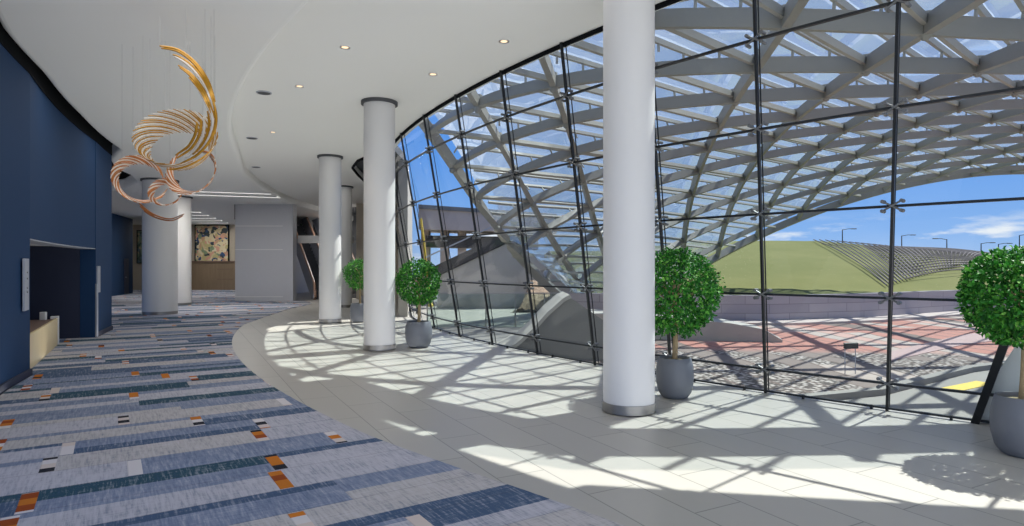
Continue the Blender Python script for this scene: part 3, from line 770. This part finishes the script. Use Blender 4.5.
for a in range(gn + 1):
    for b in range(gn + 1):
        u, v = a / gn, b / gn; x = .1 + 2.1 * u + .4 * v * (1 - u); y = 25.0 + 2.5 * v
        e = min(1, 5 * min(u, 1 - u, v + .08, 1.05 - v)); z = -.3 + max(0, (.55 - .3 * u + 1.1 * v * (1 - .3 * u)) * e) + rd.uniform(-.05, .05)
        vs.append((x, y, z))
gv.add(vs, [(a * (gn + 1) + b, (a + 1) * (gn + 1) + b, (a + 1) * (gn + 1) + b + 1, a * (gn + 1) + b + 1) for a in range(gn) for b in range(gn)])
gv.build('gravel_slope', M['gravel'], t)
t = thing('glass_railing', 'frameless glass railing on the terrace outside the far left panes', 'railing', (-.4, 19, -.3))
xs = [-2.6, -1.7, -.8, .1, 1.0, 1.6]
for a, b in zip(xs, xs[1:]):
    MB().box(((a + b) / 2, 19, .25), (b - a - .02, .02, 1.05)).build('glass_panel', M['rail'], t)
for x in xs: MB().box((x, 19.03, .25), (.04, .04, 1.1)).build('post', M['steel'], t)
MB().box((-.5, 19, .80), (4.3, .05, .03)).build('top_rail', M['steel'], t)
struct(MB().prism([(-2.6, 15.0), (.2, 13.4), (1.0, 15), (2.4, 19), (2.4, 24.9), (-.1, 24.9), (.3, 27.9), (-4.3, 27.9), (-3.3, 19.5)], -.30, -.24).build('path_terrace', M['concmid']))
t = thing('canopy_buttress', 'dark curved concrete buttress where the canopy lands near the glass', 'buttress', (1.2, 13, -.3))
bp = [(-.45, -.3), (.1, -.02), (.42, .26), (.74, .62), (1.06, .90), (1.2, .97), (2.0, .42), (3.1, -.3)]
MB().xzprism(bp, 12.7, 14.6).build('body', M['concdk'], t)
cp = MB(); cp.beam([(x, 13.65, z + .03) for x, z in bp[:6]], Vector((0, 1, 0)), .07, 2.0); cp.build('pale_cap', M['conc'], t)

# ------------------------------------------------------------------ potted trees
def crown_mesh(r, nleaf, seed, squash=1.0):
    rd = random.Random(seed); mb = MB()
    lumps = [(Vector((rd.gauss(0, 1), rd.gauss(0, 1), rd.gauss(0, 1))).normalized(), rd.uniform(.25, .5), rd.uniform(-.15, .11)) for _ in range(26)]
    for _ in range(nleaf):
        d = Vector((rd.gauss(0, 1), rd.gauss(0, 1), rd.gauss(0, 1))).normalized()
        b = 1.0 + sum(h * max(0, 1 - (d - u).length / w) for u, w, h in lumps)
        rad = r * b * (rd.uniform(.5, 1) ** .45)
        if rd.random() < .05: rad *= 1.07
        p = d * rad; p.z *= squash
        L = rd.uniform(.036, .062); W = L * rd.uniform(.42, .6)
        ax = (d * .6 + Vector((rd.gauss(0, 1), rd.gauss(0, 1), rd.gauss(0, 1) - .2)) * .6).normalized()
        nn = (d + Vector((rd.gauss(0, .5), rd.gauss(0, .5), rd.gauss(0, .5) + .3))).normalized()
        sd = ax.cross(nn)
        if sd.length < 1e-4: continue
        sd.normalize(); nn = sd.cross(ax).normalized()
        tip = p + ax * L - nn * L * .2; mid = p + ax * L * .5
        q1 = p + ax * L * .3; q2 = p + ax * L * .72
        vs = [p, q1 + sd * W * .5 + nn * W * .15, q2 + sd * W * .42 + nn * W * .12, tip, q2 - sd * W * .42 + nn * W * .12, q1 - sd * W * .5 + nn * W * .15, q1, q2 ]
        mb.add(vs, [(0, 1, 6), (1, 2, 7, 6), (2, 3, 7), (3, 4, 7), (4, 5, 6, 7), (5, 0, 6)])
    return mb
def tree(x, y, label, pr, ph, cz, cr, seed, nleaf=4200, squash=1.0):
    t = thing('potted_tree', label, 'potted tree', (x, y, 0), 'potted topiary trees by the glass')
    k = ph
    prof = [(.60 * pr, .0), (.70 * pr, .015), (.86 * pr, .14 * k), (.97 * pr, .36 * k), (1.0 * pr, .55 * k), (.97 * pr, .78 * k), (.86 * pr, .985 * k), (.84 * pr, k), (.78 * pr, k), (.78 * pr, .9 * k)]
    pot = MB().lathe(prof, (x, y, .001), 40).build('planter', M['pot'], t, smooth=True)
    so = MB(); rd = random.Random(seed)
    so.lathe([(.77 * pr, .91 * k), (.5 * pr, .94 * k), (.02, .96 * k)], (x, y, 0), 24)
    so.build('gravel_topping', M['soil'], pot, smooth=True)
    tk = MB(); pts = [(x + .012 * math.sin(q * 5), y + .012 * math.cos(q * 4), .85 * k + (cz + cr * .3 - .85 * k) * q) for q in [i_ / 10 for i_ in range(11)]]
    tk.tube(pts, [.034 - .012 * q / 10 for q in range(11)], 9)
    for _ in range(9):
        a = rd.uniform(0, 2 * PI); e = rd.uniform(.1, .9); b0 = Vector((x, y, cz - cr * .55 + rd.uniform(0, cr * .7)))
        d = Vector((math.cos(a) * .8, math.sin(a) * .8, e)).normalized()
        tk.tube([b0, b0 + d * cr * .35 + Vector((0, 0, .02)), b0 + d * cr * .72], [.016, .011, .005], 6)
    tk.build('trunk', M['bark'], t, smooth=True)
    fo = crown_mesh(cr, nleaf, seed, squash)
    fo.v = [(v[0] + x, v[1] + y, v[2] + cz) for v in fo.v]
    fo.build('foliage', M['leaf'], t, norm=False)
tree(4.36, 5.28, 'potted round tree at far right, nearest the camera, casting a leafy shadow', .235, .50, 1.36, .46, 1, 6500, .93)
tree(2.0, 7.62, 'potted round tree just right of the large near column', .228, .49, 1.30, .53, 2, 6500)
tree(-1.86, 12.35, 'potted round tree just right of the white column in mid hall', .27, .52, 1.30, .45, 3, 4600)
tree(-4.42, 18.0, 'potted tree between the white columns near the escalators', .28, .55, 1.40, .45, 4, 3000)
tree(-5.25, 22.6, 'farthest potted tree, mostly hidden behind another tree', .29, .55, 1.40, .5, 5, 1800)

# ------------------------------------------------------------------ hanging sculpture
SX = .0126
def wp(px, py, dy=0.0, Y=7.8):
    return Vector(((px - 512) / 620 * (Y + dy), Y + dy, 1.6 + (267 - py) / 620 * (Y + dy)))
scu = thing('hanging_sculpture', 'swirling gold and copper glass ribbon sculpture hanging over the blue carpet', 'sculpture', (-4.3, 7.8, ZL))
def catmull(P, s):
    n = len(P) - 1; k = min(int(s * n), n - 1); f = s * n - k
    p0, p1, p2, p3 = P[max(k - 1, 0)], P[k], P[k + 1], P[min(k + 2, n)]
    return .5 * ((2 * p1) + (p2 - p0) * f + (2 * p0 - 5 * p1 + 4 * p2 - p3) * f * f + (3 * p1 - p0 - 3 * p2 + p3) * f ** 3)
def strands(c, pts, rad, mat):
    m_ = len(pts)
    c.tube(pts, [rad * (.5 + .5 * min(1, 4 * min(i / (m_ - 1), 1 - i / (m_ - 1)) + .1)) for i in range(m_)], 6, mat=mat)
def ring(px, py, dy, A, r0, r1, h, a0, a1, nst, span, rad, mats, lab, grow=None, sy=1.0):
    O = wp(px, py, dy); A = Vector(A).normalized()
    E1 = Vector((1, .25, 0)); E1 = (E1 - A * E1.dot(A)).normalized(); E2 = A.cross(E1)
    if E2.z < 0: E2 = -E2
    c = MB(); rd = random.Random(nst)
    for k in range(nst):
        f = k / (nst - 1); t0 = a0 + (a1 - a0) * f; g = grow(f) if grow else 1.0; pts = []
        for q in range(15):
            u = q / 14; th = math.radians(t0 + span * (u - .5) * (1 if a1 > a0 else -1))
            r = r0 + (r1 - r0) * (.5 + (u - .5) * g)
            pts.append(O + (E1 * math.cos(th) + E2 * math.sin(th) * sy) * r + A * (h * g * (u - .5)))
        strands(c, pts, rad * rd.uniform(.8, 1.15), 0 if (k * 7) % 5 < 3 else 1)
    return tag(c.build('ribbon_coil', mats, scu, smooth=True), lab)
def crest(P, specs, rad, mats, lab):
    c = MB()
    for k, (s0, s1, o0, o1) in enumerate(specs):
        pts = []
        for q in range(17):
            u = q / 16; s = s0 + (s1 - s0) * u; p = catmull(P, s); tg = (catmull(P, min(1, s + .01)) - catmull(P, max(0, s - .01))).normalized()
            nn = -tg.cross(Vector((-.35, .9, .1))).normalized()
            pts.append(p + nn * (o0 + (o1 - o0) * u) + Vector((-.1, .3, 0)) * (o0 + (o1 - o0) * u))
        strands(c, pts, rad, k % 2 if k > 2 and k % 3 == 0 else (1 if k % 4 == 3 else 0))
    return tag(c.build('ribbon_coil', mats, scu, smooth=True), lab)
P1 = [wp(160, 46, -.5), wp(179, 50, -.6), wp(196, 63, -.7), wp(208, 81, -.75), wp(215, 102, -.7), wp(217, 122, -.6), wp(211, 140, -.5), wp(198, 155, -.40), wp(180, 164, -.3)]
crest(P1, [(.0, .50, .0, .0), (.02, .48, .02, .015), (.10, .56, .07, .01), (.12, .55, .09, .03), (.18, .60, .15, .03), (.20, .62, .16, .05), (.30, .66, .16, .04), (.36, .70, .15, .02), (.46, .78, .02, .0), (.50, .86, .06, .02), (.55, .9, .10, .04), (.60, .95, .15, .05), (.62, 1.0, .18, .08), (.58, 1.0, .02, .0), (.66, 1.0, .22, .12)], .016, [M['gold'], M['pearl']], 'golden crescent at the top')
ring(178, 143.5, -.05, (.22, -.80, .56),   .33, .475, .27, -70, 262, 46, 78, .0105, [M['gold'], M['pearl']], 'broad golden main ring')
ring(141, 180, .3, (.62, -.74, .24),  .25, .335, .12, 50, 318, 34, 58, .0098, [M['copper'], M['pearl']], 'copper coloured left ring', lambda f: .5 + .8 * math.sin(PI * f))
ring(166, 193, .25, (.2, -.9, .4),   .15, .205, .08, 40, 320, 24, 60, .009, [M['copper'], M['pearl']], 'small copper ring')
ring(193, 171, .05, (-.1, -.95, .25),   .26, .335, .11, 58, -205, 34, 55, .0098, [M['copper'], M['pearl']], 'copper and gold right ring', lambda f: .5 + .8 * math.sin(PI * f))
P5 = [wp(138, 202, .3), wp(148, 211, .25), wp(160, 217, .15), wp(172, 219, .05), wp(184, 214, -.05)]
crest(P5, [(0, .7, 0, 0), (.1, .85, .02, .01), (.2, .95, .03, .01), (.3, 1.0, .015, 0), (.15, 1.0, 0, 0)], .012, [M['copper'], M['pearl']], 'copper tail')
for (px, py, dy) in ((160, 47, -.5), (186, 58, -.7), (205, 80, -.72), (214, 104, -.7), (143, 130, .1), (165, 118, .3), (190, 120, .3), (203, 133, -.1), (122, 165, .4), (133, 150, .5), (215, 160, .1), (170, 178, .4), (150, 120, .2), (211, 140, -.5)):
    p = wp(px, py, dy)
    MB().tube([p, (p.x, p.y, ZL + .01)], .0016, 4).build('suspension_wire', M['wire'], scu)
    
# ------------------------------------------------------------------ ceiling fittings
dl = [((345, 47), 'downlight in the main ceiling above the mid-hall columns, nearest the curved ceiling step'), ((504, 41), 'bright downlight in the main ceiling closest to the near column'), ((433, 74), 'downlight in the main ceiling between the glass and the mid-hall column'),
      ((299.5, 86), 'small dim downlight left of the ceiling centre above the third column'), ((273, 132), 'farthest small downlight close to the curved ceiling step')]
lightpos = []
for (px, py), lb in dl:
    Y = (ZH - 1.6) * 620 / (267 - py); X = (px - 512) / 620 * Y; lightpos.append((X, Y))
    t = thing('downlight', lb, 'light', (X, Y, ZH), 'recessed ceiling downlights')
    MB().lathe([(.075, -.012), (.075, 0), (.052, 0), (.052, -.008)], (X, Y, ZH), 24, cap=False).build('trim_ring', M['white'], t, smooth=True)
    MB().lathe([(.001, -.004), (.05, -.004), (.05, 0)], (X, Y, ZH), 20).build('bulb', M['bulb'], t)
for (px, py), lb in (((264, 92.5), 'large round grey speaker grille in the ceiling, nearest of three'), ((252, 138), 'round grey speaker grille in the ceiling, middle of three'), ((256, 167), 'farthest round grey speaker grille in the ceiling')):
    Y = (ZH - 1.6) * 620 / (267 - py); X = (px - 512) / 620 * Y
    t = thing('ceiling_speaker', lb, 'speaker', (X, Y, ZH), 'round ceiling speakers')
    MB().lathe([(.001, -.012), (.115, -.012), (.12, 0)], (X, Y, ZH), 28).build('grille', M['darkgray'], t)
    MB().lathe([(.115, -.016), (.135, -.012), (.135, 0), (.115, 0)], (X, Y, ZH), 28, cap=False).build('rim', M['silver'], t, smooth=True)

# ------------------------------------------------------------------ light
def spot(x, y, z, e, c=(1, .86, .7), ang=110):
    d = bpy.data.lights.new('downlight_lamp', 'SPOT'); d.energy = e; d.color = c; d.spot_size = math.radians(ang); d.spot_blend = .6; d.shadow_soft_size = .05
    o = bpy.data.objects.new('downlight_lamp', d); o.location = (x, y, z); COL.objects.link(o)
for X, Y in lightpos: spot(X, Y, ZH - .03, 40)
def area(x, y, z, sx, sy, e, c=(1, .96, .9), rz=0.0):
    d = bpy.data.lights.new('strip_or_fill_lamp', 'AREA'); d.shape = 'RECTANGLE'; d.size = sx; d.size_y = sy; d.energy = e; d.color = c  # serves the modelled strips and the added fill lamps
    o = bpy.data.objects.new('strip_or_fill_lamp', d); o.location = (x, y, z); o.rotation_euler = (0, 0, rz); COL.objects.link(o)
area(-11.6, 24.3, ZL - .04, 4.0, .1, 160, rz=.33)
for k, a in enumerate((-124, -131, -138, -145, -152, -159, -166, -173)):  # added soft panels without fittings, to lift the dim interior
    x, y = pol(33.0, a); area(x, y, ZL - .03, 1.6, 1.6, 16, (1, .98, .95))
    x, y = pol(28.9, a - 1.5); area(x, y, ZH - .03, 1.6, 1.6, 5, (1, .98, .95))
d = bpy.data.lights.new('rear_fill', 'AREA'); d.shape = 'RECTANGLE'; d.size = 14; d.size_y = 4; d.energy = 700; d.color = (.95, .98, 1)  # added fill lamp behind the camera, brightens columns and ceiling
o = bpy.data.objects.new('rear_fill', d); o.location = (3.0, -4.5, .6); COL.objects.link(o)
o.rotation_euler = Vector((.3, -1, -1.0)).to_track_quat('Z', 'Y').to_euler()
for k in range(6): area(-17.2 - .55 * k, 31.3 + 2 * k, ZL - .04, 2.0, .12, 45)
area(-9.3, 36.0, 4.9, 1.6, 1.6, 190)  # added fill for the dark escalator hall, no fitting there
area(-22.6, 40.5, ZL - .03, 1.2, 1.2, 60)  # added fill to brighten the far left corridor
def up_fill(x, y, L, w_, e, ang):
    d = bpy.data.lights.new('bounce_fill', 'AREA'); d.shape = 'RECTANGLE'; d.size = L; d.size_y = w_; d.energy = e; d.color = (1, .985, .96)
    o = bpy.data.objects.new('bounce_fill', d); o.location = (x, y, .03); COL.objects.link(o); o.rotation_euler = (PI, 0, ang)
for k in range(8):         # added unseen lamps imitating light bounced off the sunlit floor
    a = -122 - 6.5 * k
    x, y = pol(29.3, a); up_fill(x, y, 3.2, 2.2, 13, -math.radians(a + 90))
    x, y = pol(32.8, a); up_fill(x, y, 3.2, 1.6, 12, -math.radians(a + 90))
sun = bpy.data.lights.new('sun', 'SUN'); sun.energy = 8.8; sun.angle = math.radians(.55); sun.color = (1, .965, .91)
so = bpy.data.objects.new('sun', sun); COL.objects.link(so)
so.rotation_euler = Vector((.575, .365, 1.0)).to_track_quat('Z', 'Y').to_euler(); so.location = (20, 15, 40)

w = bpy.data.worlds.new('sky'); sc.world = w; w.use_nodes = True; nt = w.node_tree; nt.nodes.clear()
out = N(nt, 'ShaderNodeOutputWorld'); bg = N(nt, 'ShaderNodeBackground'); nt.links.new(bg.outputs[0], out.inputs[0])
tc = N(nt, 'ShaderNodeTexCoord'); sp = N(nt, 'ShaderNodeSeparateXYZ'); nt.links.new(tc.outputs['Generated'], sp.inputs[0])
base = ramp_(nt, sp.outputs[2], [(0.0, rgb(176, 204, 244)), (.05, rgb(140, 184, 244)), (.16, rgb(104, 162, 242)), (.4, rgb(66, 136, 232)), (1.0, rgb(56, 116, 212))])
mp = N(nt, 'ShaderNodeMapping'); mp.inputs['Scale'].default_value = (1, 1, 5.0); nt.links.new(tc.outputs['Generated'], mp.inputs[0])
cn = noise_(nt, mp.outputs[0], 7.5, 6, .58)
thr = N(nt, 'ShaderNodeMapRange'); thr.inputs['From Min'].default_value = .50; thr.inputs['From Max'].default_value = .64; nt.links.new(cn, thr.inputs['Value'])
band = ramp_(nt, sp.outputs[2], [(0, (0, 0, 0, 1)), (.018, (1, 1, 1, 1)), (.05, (.9, .9, .9, 1)), (.075, (0, 0, 0, 1)), (.22, (0, 0, 0, 1)), (.45, (.45, .45, .45, 1)), (1, (.6, .6, .6, 1))])
nt.links.new(mix_(nt, math_(nt, 'MULTIPLY', thr.outputs[0], band), base, rgb(248, 250, 255)), bg.inputs[0])
bg.inputs[1].default_value = 1.0

# ------------------------------------------------------------------ camera and view
cam = bpy.data.cameras.new('camera'); co = bpy.data.objects.new('camera', cam); COL.objects.link(co)
co.location = (0, 0, 1.6); co.rotation_euler = (PI / 2, 0, 0)
cam.sensor_width = 36; cam.lens = 620 / 1024 * 36; cam.shift_y = 4 / 1024; cam.clip_start = .05; cam.clip_end = 500
sc.camera = co
sc.view_settings.view_transform = 'Standard'; sc.view_settings.look = 'None'; sc.view_settings.gamma = 1; sc.view_settings.use_curve_mapping = False
sc.view_settings.exposure = 0.0
for o in list(bpy.data.objects):
    if '_o' in o: del o['_o']
